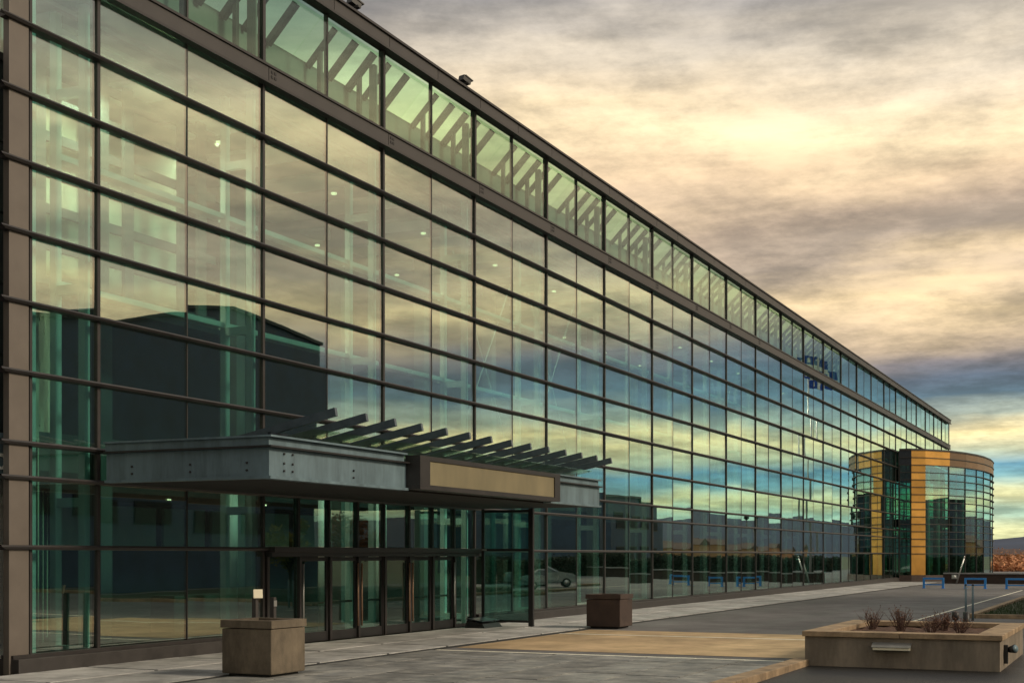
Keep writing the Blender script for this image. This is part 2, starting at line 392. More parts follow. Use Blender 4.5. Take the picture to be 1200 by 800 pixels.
# sloping roof glazing behind the top row of windows, with rafters
ST, SB = (FY + .16, 16.95), (FY + 1.10, 16.02)
for i in range(len(hx) - 1):
    a, b = hx[i], hx[i + 1]
    d = Vector((0, SB[0] - ST[0], SB[1] - ST[1])).normalized(); nrm = Vector((0, -d.z, d.y)) * .012
    V = []
    for s_ in (-1, 1):
        for (x, (y, z)) in ((a, ST), (b, ST), (b, SB), (a, SB)):
            V.append(Vector((x, y, z)) + nrm * s_)
    mesh('roof_pane', V, [(0, 1, 2, 3), (7, 6, 5, 4), (0, 4, 5, 1), (1, 5, 6, 2), (2, 6, 7, 3), (3, 7, 4, 0)], GLS, hall)
for k in range(-1, NB):
    for f_, w in ((.12, .10), (.30, .17), (.62, .10), (.80, .19), (.97, .19)):
        x = X0 + (k + f_) * B
        if x < 20.6: continue
        beam('rafter', (x, ST[0] + .02, ST[1] - .09), (x, SB[0], SB[1] - .09), w, .16, DARK, hall)
        if f_ in (.97, .62):
            box('rafter_post', x - .06, x + .06, FY + .62, FY + .74, 14.43, 16.3, BRONZE2, hall)
box('gutter_wall', 21.2, XE, FY + 1.12, FY + 1.30, 14.21, 16.06, INWALL, hall)
box('roof_slab', 23.5, XE, FY + 1.31, FY + 15, 15.55, 15.85, INDARK, hall)
box('gutter_floor', 20.6, XE, FY + .14, FY + 1.11, 14.28, 14.42, INWALL, hall)

# interior
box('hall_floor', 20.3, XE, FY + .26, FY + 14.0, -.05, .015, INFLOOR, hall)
box('ceiling', 22.8, XE, FY + 1.45, FY + 14.0, 14.02, 14.20, CEIL, hall)
for k in range(NB * 2):
    x = X0 + 1.0 + k * B / 2
    if x > 26: box('ceiling_panel', x, x + 1.3, FY + 1.6, FY + 7.5, 13.90, 14.015, POST, hall)
for k in range(0, 13):
    for d in ((3.4, 7.9) if k > 2 else (3.4,)):
        x = X0 + 2.75 + k * B
        if k == 0: d = 1.9  # extra lamp outside the row, added to light the stair core
        if d > 4 and k < 3: continue
        lm = tube('downlight', [(x, FY + d, 13.84), (x, FY + d, 13.90)], [.09, .09], LAMP, hall, 12)
for k in range(0, 9):                                   # light of those lamps; the first is added to brighten the stair core
    ld = bpy.data.lights.new('downlight_beam', 'SPOT'); ld.energy = 600 if k < 2 else 430; ld.color = (1, .86, .58); ld.shadow_soft_size = .06
    ld.spot_size = R(150); ld.spot_blend = .6
    lo = bpy.data.objects.new('downlight_beam', ld); place(lo, (X0 + 2.75 + k * B, FY + (3.4 if k else 1.9), 13.82), hall)
# ladder-shaped wind columns behind the mullions
for k in range(-1, NB + 1):
    x = X0 + k * B if k >= 0 else 20.95
    f1 = box('wind_column', x - .075, x + .075, FY + .26, FY + .44, .016, 14.02 if k >= 0 else 14.2, POST, hall)
    r1 = box('wind_column', x - .09, x + .09, FY + 1.06, FY + 1.22, .016, 13.98 if k >= 0 else 14.2, POST, hall)
    box('upper_post', x - .09, x + .09, FY + .22, FY + .40, 14.43, 16.6, INWALL, hall)
    if 0 <= k < NB:
        for z in (13.55, 10.85, 8.1): box('girt', x + .1, x + B - .1, FY + 1.08, FY + 1.42, z, z + .13, POST, hall)
    for z in (.2, 3.35, 7.9, 12.1):
        if k < 12: box('rung', x - .07, x + .07, FY + .44, FY + 1.06, z, z + .2, POST, f1)
for k in (3, 4, 8, 12):
    x = X0 + k * B
    tube('brace_rod', [(x + .6, FY + 1.1, 12.6), (x + B - .4, FY + 1.1, 5.4)], [.022, .022], POST, hall, 6)
    tube('brace_rod', [(x + .6, FY + 1.16, 5.4), (x + B - .4, FY + 1.16, 12.6)], [.022, .022], POST, hall, 6)
# mezzanine and back walls
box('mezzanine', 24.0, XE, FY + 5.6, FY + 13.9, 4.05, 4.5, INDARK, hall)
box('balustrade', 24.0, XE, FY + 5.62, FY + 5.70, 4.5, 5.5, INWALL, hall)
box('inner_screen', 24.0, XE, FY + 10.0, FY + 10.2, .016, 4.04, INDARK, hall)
for k in range(1, NB, 1):
    x = X0 + k * B
    box('inner_column', x - .22, x + .22, FY + 5.0, FY + 5.44, .016, 13.88, INWALL, hall)
BW = FY + 13.0
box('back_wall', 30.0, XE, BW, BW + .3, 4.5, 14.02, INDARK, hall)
# cream stair core with an open frame, behind the first bays
box('stair_core', 24.2, 30.2, FY + 3.9, FY + 4.1, 9.0, 13.88, INCREAM, hall)
for i in range(7):
    box('frame_rail', 23.6, 30.4, FY + 2.9, FY + 3.0, 8.56 + i * .84, 8.78 + i * .84, INWALL, hall)
for x in (23.6, 25.7, 26.6, 28.7, 29.5):
    box('frame_post', x, x + .34, FY + 2.78, FY + 2.88, 8.56, 13.95, INWALL, hall)
box('stair_floor', 23.6, 30.4, FY + 2.7, FY + 4.2, 8.3, 8.54, INDARK, hall)
box('end_wall', XE - .05, XE + .2, FY + .14, FY + 15, 0, 15.6, BRONZE2, hall)
# raking glazed end wall behind the corner column
ea, eb = Vector((20.75, FY + .62, 0)), Vector((34.5, FY + 12.6, 0)); ed = (eb - ea); el_ = ed.length; ed.normalize()
for i in range(9):
    p = ea + ed * (el_ * i / 8)
    beam('end_post', (p.x, p.y, .02), (p.x, p.y, 14.2), .22, .22, INCREAM, hall)
for z in (2.5, 4.4, 5.9, 7.3, 8.7, 10.1, 11.4, 12.8, 14.1):
    a_ = ea + ed * .12; b_ = eb
    beam('end_rail', (a_.x, a_.y, z), (b_.x, b_.y, z), .16, .3, INCREAM, hall)
beam('end_base', (ea.x + .1, ea.y + .1, 2.6), (eb.x, eb.y, 2.6), .26, 5.1, INDARK, hall)

# ------------------------------------------------------------------ entrance: doors
DX = [30.05 + i * 1.47 for i in range(7)]
box('door_header', 28.53, 40.32, FY - .34, FY + .10, 2.40, 2.54, BRONZE, hall, bev=.01)
box('door_header', 28.53, 40.32, FY - .26, FY + .10, 2.29, 2.399, DARK, hall)
for i in range(7):
    x = DX[i]; box('door_jamb', x - .05, x + .05, FY - .10, FY + .09, .02, 2.29, BRONZE, hall)
for x in (28.6, 40.25): box('door_jamb', x - .05, x + .05, FY - .10, FY + .09, .02, 2.29, BRONZE, hall)
for i in range(6):
    a, b = DX[i] + .055, DX[i + 1] - .055
    fr = []
    for (q0, q1, r0, r1) in ((a, a + .09, .03, 2.28), (b - .09, b, .03, 2.28)):
        pass
    d = multi('door', [boxv(a, a + .09, FY - .03, FY + .03, .03, 2.28), boxv(b - .09, b, FY - .03, FY + .03, .03, 2.28),
                       boxv(a + .0901, b - .0901, FY - .029, FY + .029, .03, .28), boxv(a + .0901, b - .0901, FY - .029, FY + .029, 2.17, 2.28)], DARK, hall)
    box('door_pane', a + .08, b - .08, FY - .008, FY + .008, .27, 2.18, GLD, d, rot=(rng.gauss(0, .001), 0, rng.gauss(0, .002)))
    box('push_bar', a + .09, b - .09, FY + .05, FY + .10, 1.02, 1.08, DARK, d)
    hx_ = b - .045 if i % 2 else a + .045
    if i in (1, 3): hx_ = b - .045
    if i in (2, 4): hx_ = a + .045
    if i == 0: hx_ = a + .045
    if i == 5: hx_ = b - .045
    tube('pull_handle', [(hx_, FY - .11, .35), (hx_, FY - .11, 2.1)], [.027, .027], PULL if i in (1, 2, 3, 4) else ALU, d, 8)
for a, b in ((28.66, 29.99), (38.93, 40.19)):
    box('side_light', a, b, FY - .01, FY + .01, .1, 2.28, GLD, hall)
    box('kick_plate', a, b, FY - .04, FY + .04, .02, .12, DARK, hall)
for i in range(8):
    a = 28.53 + i * 1.475
    box('pane', a + .05, a + 1.43, FY - .01, FY + .01, 2.56, 3.82, GLD, hall, rot=(rng.gauss(0, .001), 0, rng.gauss(0, .002)))
    if i: box('transom_post', a - .045, a + .045, FY - .08, FY + .08, 2.54, 3.83, DARK, hall)
for i in range(7): box('lobby_panel', 29.0 + i * 2.6, 31.2 + i * 2.6, FY + 9.9, FY + 9.995, 2.5, 3.9, POST, hall)
box('reception_desk', 33.0, 37.5, FY + 6.4, FY + 7.3, .016, 1.1, INWALL, hall)
for x in (31.2, 36.0, 39.4):
    tube('lobby_column', [(x, FY + 3.0, .016), (x, FY + 3.0, 4.04)], [.2, .2], POST, hall, 16)
for k in range(3):
    tube('downlight', [(33.5 + k * 5.0, FY + 7.0, 4.0), (33.5 + k * 5.0, FY + 7.0, 4.045)], [.06, .06], LAMP, hall, 10)

# ------------------------------------------------------------------ entrance canopy
CX0, CX1, CY0 = 22.45, 40.40, 15.78
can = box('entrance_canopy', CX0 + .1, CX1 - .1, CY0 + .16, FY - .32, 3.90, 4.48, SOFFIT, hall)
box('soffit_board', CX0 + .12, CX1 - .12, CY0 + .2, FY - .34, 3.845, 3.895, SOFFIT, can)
# end fascia: channel with flanges
box('fascia_web', CX0, CX0 + .09, CY0 + .02, FY - .31, 3.90, 4.46, STEELB, can)
box('fascia_flange', CX0 - .066, CX0 + .12, CY0 - .04, FY - .31, 3.84, 3.898, STEELB, can)
box('fascia_upstand', CX0 - .036, CX0 + .14, CY0 - .0, FY - .31, 4.50, 4.66, STEELB, can)
box('fascia_flange', CX0 - .106, CX0 + .2, CY0 - .08, FY - .31, 4.462, 4.498, DARK, can)
box('fascia_flange', CX0 - .106, CX0 + .2, CY0 - .08, FY - .31, 4.662, 4.70, STEELB, can)
for a, b in ((CX0 - .0, 27.95), (36.35, CX1)):
    box('fascia_web', a, b, CY0 - .045, CY0 + .019, 3.90, 4.46, STEELB, can)
    box('fascia_flange', a - .06 if a < 23 else a, b, CY0 - .12, CY0 + .12, 3.838, 3.896, STEELB, can)
    box('fascia_upstand', a - .03 if a < 23 else a, b - .12, CY0 - .06, CY0 + .0, 4.502, 4.658, STEELB, can)
    box('fascia_flange', a - .10 if a < 23 else a, b, CY0 - .16, CY0 + .12, 4.464, 4.50, DARK, can)
    box('fascia_flange', a - .10 if a < 23 else a, b - .12, CY0 - .16, CY0 + .12, 4.664, 4.702, STEELB, can)
box('fascia_web', CX1 - .09, CX1, CY0 + .03, FY - .31, 3.90, 4.46, STEELB, can)
def bolt(x, y, z, ax):
    p1 = (x - .03, y, z) if ax == 'x' else (x, y - .03, z)
    tube('bolt', [(x, y, z), p1], [.022, .022], DARK, can, 8)
for yb in (FY - 1.0, FY - 2.5, FY - 3.9):
    for zb in (4.02, 4.17): bolt(CX0, yb, zb, 'x')
for xb in (22.95, 23.25, 25.6):
    for zb in (4.02, 4.17, 4.36 if xb < 25 else 4.17): bolt(xb, CY0 - .045, zb, 'y')
# sign box
sg = multi('sign_frame', [boxv(27.96, 36.34, CY0 - .42, CY0 - .02, 4.55, 4.66), boxv(27.96, 36.34, CY0 - .42, CY0 - .02, 3.87, 3.98),
                          boxv(27.961, 28.45, CY0 - .419, CY0 - .021, 3.981, 4.549), boxv(35.95, 36.339, CY0 - .419, CY0 - .021, 3.981, 4.549),
                          boxv(28.451, 35.949, CY0 - .12, CY0 - .03, 3.981, 4.549)], BRONZE, can)
box('sign_panel', 28.46, 35.94, CY0 - .39, CY0 - .13, 3.985, 4.545, SIGNP, sg)
# inclined steel blades over the canopy with glass strips under them
for i in range(14):
    x = 23.75 + i * 1.215
    y0, z0, y1, z1 = 18.2, 4.60, 15.0, 5.25
    b_ = beam('blade', (x, y0, z0), (x, y1, z1), .09, .17, BLADE, can)
    if i < 13:
        V = [(x + .12, 15.6, 5.02), (x + 1.1, 15.6, 5.02), (x + 1.1, 18.1, 4.54), (x + .12, 18.1, 4.54)]
        mesh('blade_glass', [Vector(v) - Vector((0, 0, .10)) for v in V] + [Vector(v) - Vector((0, 0, .08)) for v in V], BF, GLS, can)
beam('blade_rail', (23.4, 16.4, 4.83), (39.9, 16.4, 4.83), .07, .07, STEELD, can)
# glazed wind screen at the far end of the canopy
scr = box('screen_post', 40.26, 40.38, 17.98, 18.14, .03, 3.84, DARK, hall)
box('screen_post', 40.28, 40.36, FY - .42, FY - .32, .03, 3.84, DARK, hall)
for z in (.14, 2.46, 3.72): box('screen_rail', 40.29, 40.35, 18.14, FY - .42, z, z + .08, DARK, hall)
for z0, z1 in ((.22, 2.46), (2.54, 3.72)): box('screen_pane', 40.31, 40.325, 18.14, FY - .42, z0, z1, GLD, hall)
rail = beam('header_rail', (40.3, FY - .5, 2.5), (40.3, FY - .33, 2.5), .05, .05, ALU, hall)

# ------------------------------------------------------------------ wing on the left
WINGM = mat('wing_panel', (.016, .016, .022), .65, 0, .25, 1)
wing = tag(empty('side_wing', (12, FY + .5, 0)), 'dark panelled lower wing at the left edge beside the tan corner column', 'building')
box('wall', 2.0, 20.6, FY + .46, FY + 12, 3.85, 12.1, WINGM, wing)
box('lower_wall', 2.0, 20.25, FY + .7, FY + 12, 0, 3.84, INDARK, wing)
for i, z in enumerate((4.8, 6.3, 7.7, 9.1, 10.5)):
    for j in range(6):
        box('panel', 2.0 + j * 3.0 + .02, 4.98 + j * 3.0 if j < 5 else 20.6, FY + .40, FY + .459, z + .02, z + (1.38 if i < 4 else 1.6), WINGM, wing)
box('coping', 1.9, 20.6, FY + .35, FY + 12, 12.101, 12.25, BRONZE2, wing)
sb = box('sign_band', 2.0, 20.6, FY + .20, FY + .45, 3.86, 4.62, STEELB, wing)
box('band_cap', 1.95, 20.6, FY + .14, FY + .45, 4.621, 4.72, STEELB, wing)
ringV, ringF = [], []
n = 20
for i in range(n):
    a = 2 * math.pi * i / n
    for r_, yy_ in ((.16, 0), (.105, 0), (.105, .03), (.16, .03)):
        ringV.append((20.02 + math.cos(a) * r_ * .9, FY + .168 + yy_, 4.16 + math.sin(a) * r_))
for i in range(n):
    for q in range(4):
        ringF.append((i * 4 + q, i * 4 + (q + 1) % 4, ((i + 1) % n) * 4 + (q + 1) % 4, ((i + 1) % n) * 4 + q))
mesh('sign_letter', ringV, ringF, POST, sb)

# ------------------------------------------------------------------ rotunda at the far corner
EC, EA, EB = 141.0, 17.0, 6.24
rot_ = tag(empty('rotunda', (EC, FY - 3, 0)), 'rounded green glass drum with golden pier and panels at far end of hall', 'building')
def ell(u, side=-1, grow=0.0):
    t = math.sqrt(max(0, 1 - (u / EB) ** 2)); p = Vector((EC + side * EA * t, FY - u, 0))
    nn = Vector((side * t / EA, -u / EB / EB, 0)).normalized() if (t or u) else Vector((0, -1, 0))
    return p + nn * grow
us = [.28, 1.25, 2.3, 4.0, 5.05, 5.7, 6.05, 6.24]
ring = [(u, -1) for u in us] + [(u, 1) for u in reversed(us[:-1])]
ZB, ZT = .55, 11.6; NR = 15; dzr = (ZT - ZB - 1.9) / (NR - 1)
zr = [ZB, ZB + 1.9] + [ZB + 1.9 + dzr * i for i in range(1, NR)]
for i in range(len(ring) - 1):
    (ua, sa), (ub, sb_) = ring[i], ring[i + 1]
    pier = (i == 1)
    for r_ in range(len(zr) - 1):
        solid = pier or r_ >= len(zr) - 3 or (i == 3 and r_ == -1)
        g = .10 if solid else 0
        a, b = ell(ua, sa, g), ell(ub, sb_, g); ai, bi = ell(ua, sa, g - .06), ell(ub, sb_, g - .06)
        if r_ >= 1 and i == 0 and r_ < len(zr) - 4: solid = False
        z0, z1 = zr[r_] + .02, zr[r_ + 1] - .02
        shut = False
        V = [a, b, bi, ai]; V = [(p.x, p.y, z0) for p in V] + [(p.x, p.y, z1) for p in V]
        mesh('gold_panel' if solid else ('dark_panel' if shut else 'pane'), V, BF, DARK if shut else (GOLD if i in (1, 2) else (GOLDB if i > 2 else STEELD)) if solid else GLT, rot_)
for z in zr[1:]:
    pts = [ell(u, s, .17) for u, s in ring]; pin = [ell(u, s, -.05) for u, s in ring]; n = len(pts)
    V = []
    for p, q in zip(pts, pin): V += [(p.x, p.y, z - .028), (p.x, p.y, z + .028), (q.x, q.y, z + .028), (q.x, q.y, z - .028)]
    F = [(0, 1, 2, 3), tuple(4 * (n - 1) + k for k in (3, 2, 1, 0))]
    for i in range(n - 1):
        for k in range(4): F.append((4 * i + k, 4 * i + (k + 1) % 4, 4 * i + 4 + (k + 1) % 4, 4 * i + 4 + k))
    mesh('fin', V, F, BRONZE, rot_)
for i, (u, s) in enumerate(ring):
    p = ell(u, s, -.03); box('mullion', p.x - .07, p.x + .07, p.y - .07, p.y + .07, ZB, ZT - .05, BRONZE, rot_)
prism('roof', [(ell(u, s, .05).x, ell(u, s, .05).y) for u, s in ring], ZT, ZT + .14, BRONZE, rot_)
prism('base', [(ell(u, s, .12).x, ell(u, s, .12).y) for u, s in ring], -.05, ZB - .001, CORTEN, rot_)
for x, y in ((127.5, 17.2), (129.5, 15.8), (131, 18.5), (134, 15.6), (138, 15.2), (133, 17.5)):
    tube('inner_column', [(x, y, ZB), (x, y, ZT - 1.8)], [.16, .16], INWALL, rot_, 12)
for u in (2.55, 3.0, 3.75, 5.35, 5.9):
    p = ell(u, -1, -.7); tube('inner_column', [(p.x, p.y, ZB), (p.x, p.y, ZT - 1.6)], [.14, .14], POST, rot_, 10)
for i in range(6): box('core_wall', 129.6 + i * 2.6, 131.0 + i * 2.6, 15.9 - .1 * i, 16.3 - .1 * i, ZB, ZT - .3, INDARK, rot_)
box('upper_floor', 127.5, 150, 16.6, 19.9, 5.2, 5.6, INDARK, rot_)

# ------------------------------------------------------------------ roof-edge flood lights
for (x, lab) in ((32.6, 'small black flood light on the roof edge, nearest the top of the picture'), (39.4, 'small black flood light on the roof edge, lower along the sloping roof line')):
    f = tag(empty('flood_light', (x, FY, 17.43)), lab, 'flood light', 'flood lights on the roof edge')
    tube('bracket', [(x, FY - .1, 17.43), (x, FY - .13, 17.58)], [.035, .035], BLACK, f, 6)
    beam('housing', (x + .17, FY - .2, 17.62), (x - .15, FY - .10, 17.72), .24, .17, BLACK, f)
    beam('hood', (x + .25, FY - .23, 17.68), (x - .08, FY - .13, 17.79), .27, .035, BLACK, f)
    box('yoke', x - .03, x + .03, FY - .29, FY - .02, 17.55, 17.60, BLACK, f)

# ------------------------------------------------------------------ square planters by the entrance
def square_planter(x, y, m, label):
    o = tag(empty('square_planter', (x + .57, y + .57, .03)), label, 'planter')
    w = 1.14
    box('foot', x + .1, x + w - .1, y + .1, y + w - .1, .02, .07, GRAVEL, o)
    b = bmesh.new(); bmesh.ops.create_cube(b, size=1)
    body = box('body', x, x + w, y, y + w, .07, .93, m, o, bev=.025)
    rim = multi('rim', [boxv(x - .02, x + w + .02, y - .02, y + .16, .945, 1.09), boxv(x - .02, x + w + .02, y + w - .16, y + w + .02, .945, 1.09),
                        boxv(x - .019, x + .16, y + .161, y + w - .161, .946, 1.089), boxv(x + w - .16, x + w + .019, y + .161, y + w - .161, .946, 1.089)], m, o)
    box('soil', x + .16, x + w - .16, y + .16, y + w - .16, .9, 1.02, SOIL, o)
    b.free(); return o
square_planter(21.4, 14.95, CONC, 'square weathered concrete planter left of the entrance doors')
square_planter(40.3, 15.0, CORTEN, 'dark rust-brown square planter right of the entrance canopy')

# ------------------------------------------------------------------ posts with a card beside the doors
for (x, y, h, lab, m) in ((24.45, 17.5, 1.42, 'short post holding a pale notice card, behind the concrete planter', INCREAM),
                          (25.12, 17.5, 1.40, 'short grey post with a small plate, nearer the doors than the notice card', ALU)):
    o = tag(empty('sign_post', (x, y, .03)), lab, 'sign post')
    box('post', x - .05, x + .05, y - .05, y + .05, .03, h, BRONZE2, o)
    if m is INCREAM: box('card', x - .10, x + .10, y - .09, y - .055, 1.40, 1.59, INCREAM, o, rot=(R(-8), 0, R(-40)))
    else: box('plate', x - .055, x - .049 + .1, y - .065, y - .052, 1.2, 1.33, ALU, o)
fm = tag(empty('floor_box', (39.0, 19.2, .03)), 'low dark box on the ground beside the last door', 'box')
multi('body', [([(38.6, 18.9, .03), (39.9, 18.9, .03), (39.9, 19.6, .03), (38.6, 19.6, .03), (38.65, 19.0, .16), (39.85, 19.0, .16), (39.85, 19.55, .26), (38.65, 19.55, .26)], BF)], BLACK, fm)
box('lid', 38.62, 39.88, 18.98, 19.56, .262, .285, STEELD, fm, rot=(R(8), 0, 0))

# ------------------------------------------------------------------ long raised planter at right
PX0, PX1, PY0, PY1 = 28.75, 34.2, 2.65, 6.55
rp = tag(empty('raised_planter', ((PX0 + PX1) / 2, (PY0 + PY1) / 2, 0)), 'low rectangular rendered planter with stone coping and dry shrubs at right', 'planter')
for nm, q in (('front_wall', (PX0, PX0 + .3, PY0, PY1)), ('back_wall', (PX1 - .3, PX1, PY0, PY1)), ('side_wall', (PX0 + .301, PX1 - .301, PY1 - .3, PY1)), ('side_wall', (PX0 + .301, PX1 - .301, PY0, PY0 + .3))):
    box(nm, *q, -.04, .62, CONC2, rp, bev=.01)
cw = .46
for nm, q in (('cap_stone', (PX0 - .05, PX0 + cw, PY0 - .05, (PY0 + PY1) / 2 - .004)), ('cap_stone', (PX0 - .05, PX0 + cw, (PY0 + PY1) / 2 + .004, PY1 + .05)),
              ('cap_stone', (PX1 - cw, PX1 + .05, PY0 - .05, PY1 + .05)),
              ('cap_stone', (PX0 + cw + .006, 31.5 - .004, PY1 - cw, PY1 + .05)), ('cap_stone', (31.5 + .004, PX1 - cw - .006, PY1 - cw, PY1 + .05)),
              ('cap_stone', (PX0 + cw + .006, 31.5 - .004, PY0 - .05, PY0 + cw)), ('cap_stone', (31.5 + .004, PX1 - cw - .006, PY0 - .05, PY0 + cw))):
    box(nm, *q, .622, .735 + rng.uniform(-.004, .004), CAP, rp, bev=.014)
sv_, sf_ = [], []
gx, gy = 26, 20
for i in range(gx + 1):
    for j in range(gy + 1):
        x = PX0 + .3 + (PX1 - PX0 - .6) * i / gx; y = PY0 + .3 + (PY1 - PY0 - .6) * j / gy
        sv_.append((x, y, .60 + rng.uniform(-.035, .035)))
for i in range(gx):
    for j in range(gy):
        a = i * (gy + 1) + j; sf_.append((a, a + 1, a + gy + 2, a + gy + 1))
mesh('soil', sv_, sf_, SOIL, rp)
lf = tag(empty('step_light', (PX0, 4.75, .45)), 'silver hooded step light on the front face of the raised planter', 'light fixture')
multi('hood', [([(PX0 - .17, 4.36, .44), (PX0, 4.36, .50), (PX0, 5.14, .50), (PX0 - .17, 5.14, .44), (PX0 - .17, 4.36, .465), (PX0, 4.36, .535), (PX0, 5.14, .535), (PX0 - .17, 5.14, .465)], BF)], ALU, lf)
box('housing', PX0 - .15, PX0 - .001, 4.38, 5.12, .38, .432, INCREAM, lf, bev=.008)
fx = tag(empty('wall_lamp', (29.6, PY0, .4)), 'dark round lamp fixed to the right end of the raised planter', 'light fixture')
box('bracket', 29.45, 29.60, PY0 - .08, PY0 - .001, .12, .50, BLACK, fx, bev=.01)
tube('lamp_head', [(29.55, PY0 - .10, .40), (29.48, PY0 - .22, .43)], [.06, .09], BLACK, fx, 14)
tube('lamp_glass', [(29.482, PY0 - .217, .43), (29.47, PY0 - .235, .434)], [.075, .075], STEELB, fx, 14)

TWIG = mat('twig', (.085, .045, .035), .85, 0, .3, 12)
RLEAF = mat('dry_leaf', (.11, .035, .025), .85, 0, .5, 14, c2=(.13, .06, .03))
def shrub(x, y, z, h, n, spread, label):
    o = tag(empty('dry_shrub', (x, y, z)), label, 'shrub', 'dry shrubs in the raised planter')
    parts = []; tips = []
    for i in range(n):
        a = rng.uniform(0, 6.28); r = rng.uniform(.02, .08); L_ = h * rng.uniform(.55, 1.0); sp = spread * rng.uniform(.15, 1)
        p0 = Vector((x + r * math.cos(a), y + r * math.sin(a), z - .03)); p2 = Vector((x + sp * math.cos(a), y + sp * math.sin(a), z + L_))
        p1 = (p0 + p2) / 2 + Vector((rng.uniform(-.03, .03), rng.uniform(-.03, .03), .04))
        parts.append(tube_v([p0, p1, p2], [.008, .006, .003], 4)); tips += [p1, p2]
        for q in range(3):
            b0 = p0.lerp(p2, rng.uniform(.35, .85)); b1 = b0 + Vector((rng.uniform(-.12, .12), rng.uniform(-.12, .12), rng.uniform(.06, .2)))
            parts.append(tube_v([b0, b1], [.004, .002], 3)); tips.append(b1)
    multi('stem', parts, TWIG, o)
    lp = []
    for t in tips:
        if rng.random() < .55:
            for q in range(2):
                c = t + Vector((rng.uniform(-.03, .03),) * 3); d1 = Vector((rng.uniform(-1, 1), rng.uniform(-1, 1), rng.uniform(-.5, 1))).normalized() * .03; d2 = d1.orthogonal().normalized() * .014
                lp.append(([c, c + d1 * .5 + d2, c + d1, c + d1 * .5 - d2], [(0, 1, 2, 3)]))
    tag(multi('foliage', lp, RLEAF, o), kind='stuff')
for a in ((32.2, 5.75, .6, .46, 26, .40, 'upright dry grey-brown shrub at the left end of the raised planter'),
          (31.7, 5.05, .6, .55, 36, .36, 'tallest bare twiggy shrub left of the middle of the raised planter'),
          (31.0, 4.3, .6, .36, 30, .40, 'low reddish shrub just right of the middle of the raised planter'),
          (32.3, 4.2, .6, .42, 36, .30, 'rounded dark red shrub towards the back of the raised planter'),
          (31.6, 3.75, .6, .30, 24, .34, 'smallest reddish shrub near the right end of the raised planter')):
    shrub(*a)
for (x, y, h, lab) in ((33.0, 4.02, .42, 'short black garden spotlight in the raised planter'), (34.75, 3.98, .95, 'taller black bollard lamp just behind the raised planter')):
    o = tag(empty('garden_lamp', (x, y, .6 if h < .5 else 0)), lab, 'garden lamp')
    z = .6 if h < .5 else 0
    tube('stem', [(x, y, z), (x, y, z + h * .6)], [.03, .03], BLACK, o, 8)
    tube('head', [(x, y, z + h * .55), (x, y, z + h * .7), (x - .02, y, z + h)], [.06, .085, .075], BLACK, o, 12)
for (x, y, lab) in ((51.0, 5.86, 'thin grey upright post behind the raised planter, left one of the two'), (51.0, 5.62, 'thin grey upright post behind the raised planter, right one of the two')):
    o = tag(empty('thin_post', (x, y, 0)), lab, 'post')
    tube('pole', [(x, y, 0), (x, y, 1.25)], [.04, .035], STEELB, o, 10); tube('cap', [(x, y, 1.25), (x, y, 1.30)], [.045, .02], STEELD, o, 10)

# ------------------------------------------------------------------ blue racks, low wall
for i, (y, lab) in enumerate(((13.6, 'blue steel barrier frame standing nearest the glass hall'), (10.8, 'blue steel barrier frame standing in the middle of the row'), (8.1, 'blue steel barrier frame standing farthest right by the picture edge'))):
    o = tag(empty('barrier_frame', (99.5, y, 0)), lab, 'barrier', 'blue barrier frames across the drive')
    box('leg', 99.4, 99.55, y - .72, y - .58, 0, .62, BLUE, o); box('leg', 99.4, 99.55, y + .58, y + .72, 0, .62, BLUE, o)
    box('top_rail', 99.4, 99.55, y - .72, y + .72, .621, .75, BLUE, o); box('lower_rail', 99.43, 99.52, y - .58, y + .58, .22, .30, BLUE, o)
    for s in (-1, 1): box('foot_plate', 99.3, 99.65, y + s * .65 - .12, y + s * .65 + .12, 0, .03, BLUE, o)
lw = tag(empty('low_wall', (117, 6, 0)), 'low dark retaining wall with a pale coping in front of the drum', 'wall')
box('wall', 116.8, 117.2, -14, 15.2, -.05, .78, CORTEN, lw); 
for i in range(10): box('cap_stone', 116.7, 117.3, -14 + i * 2.92, -11.1 + i * 2.92, .781, .88, SLAB, lw)
lp_ = tag(empty('leaning_pole', (115.5, 13.6, 0)), 'thin pale pole leaning beside the golden pier', 'pole')
tube('pole', [(115.5, 14.0, 0), (115.5, 13.4, 2.1)], [.06, .05], ALU, lp_, 8); tube('cap', [(115.5, 13.41, 2.09), (115.5, 13.36, 2.25)], [.07, .03], ALU, lp_, 8)
fl = tag(empty('wall_light', (116.7, 14.3, .6)), 'small white lamp on the low wall beside the golden pier', 'light fixture')
tube('lamp_glass', [(116.79, 14.3, .55), (116.55, 14.3, .55)], [.16, .12], POST, fl, 10); box('back_plate', 116.77, 116.799, 14.08, 14.52, .38, .72, ALU, fl)

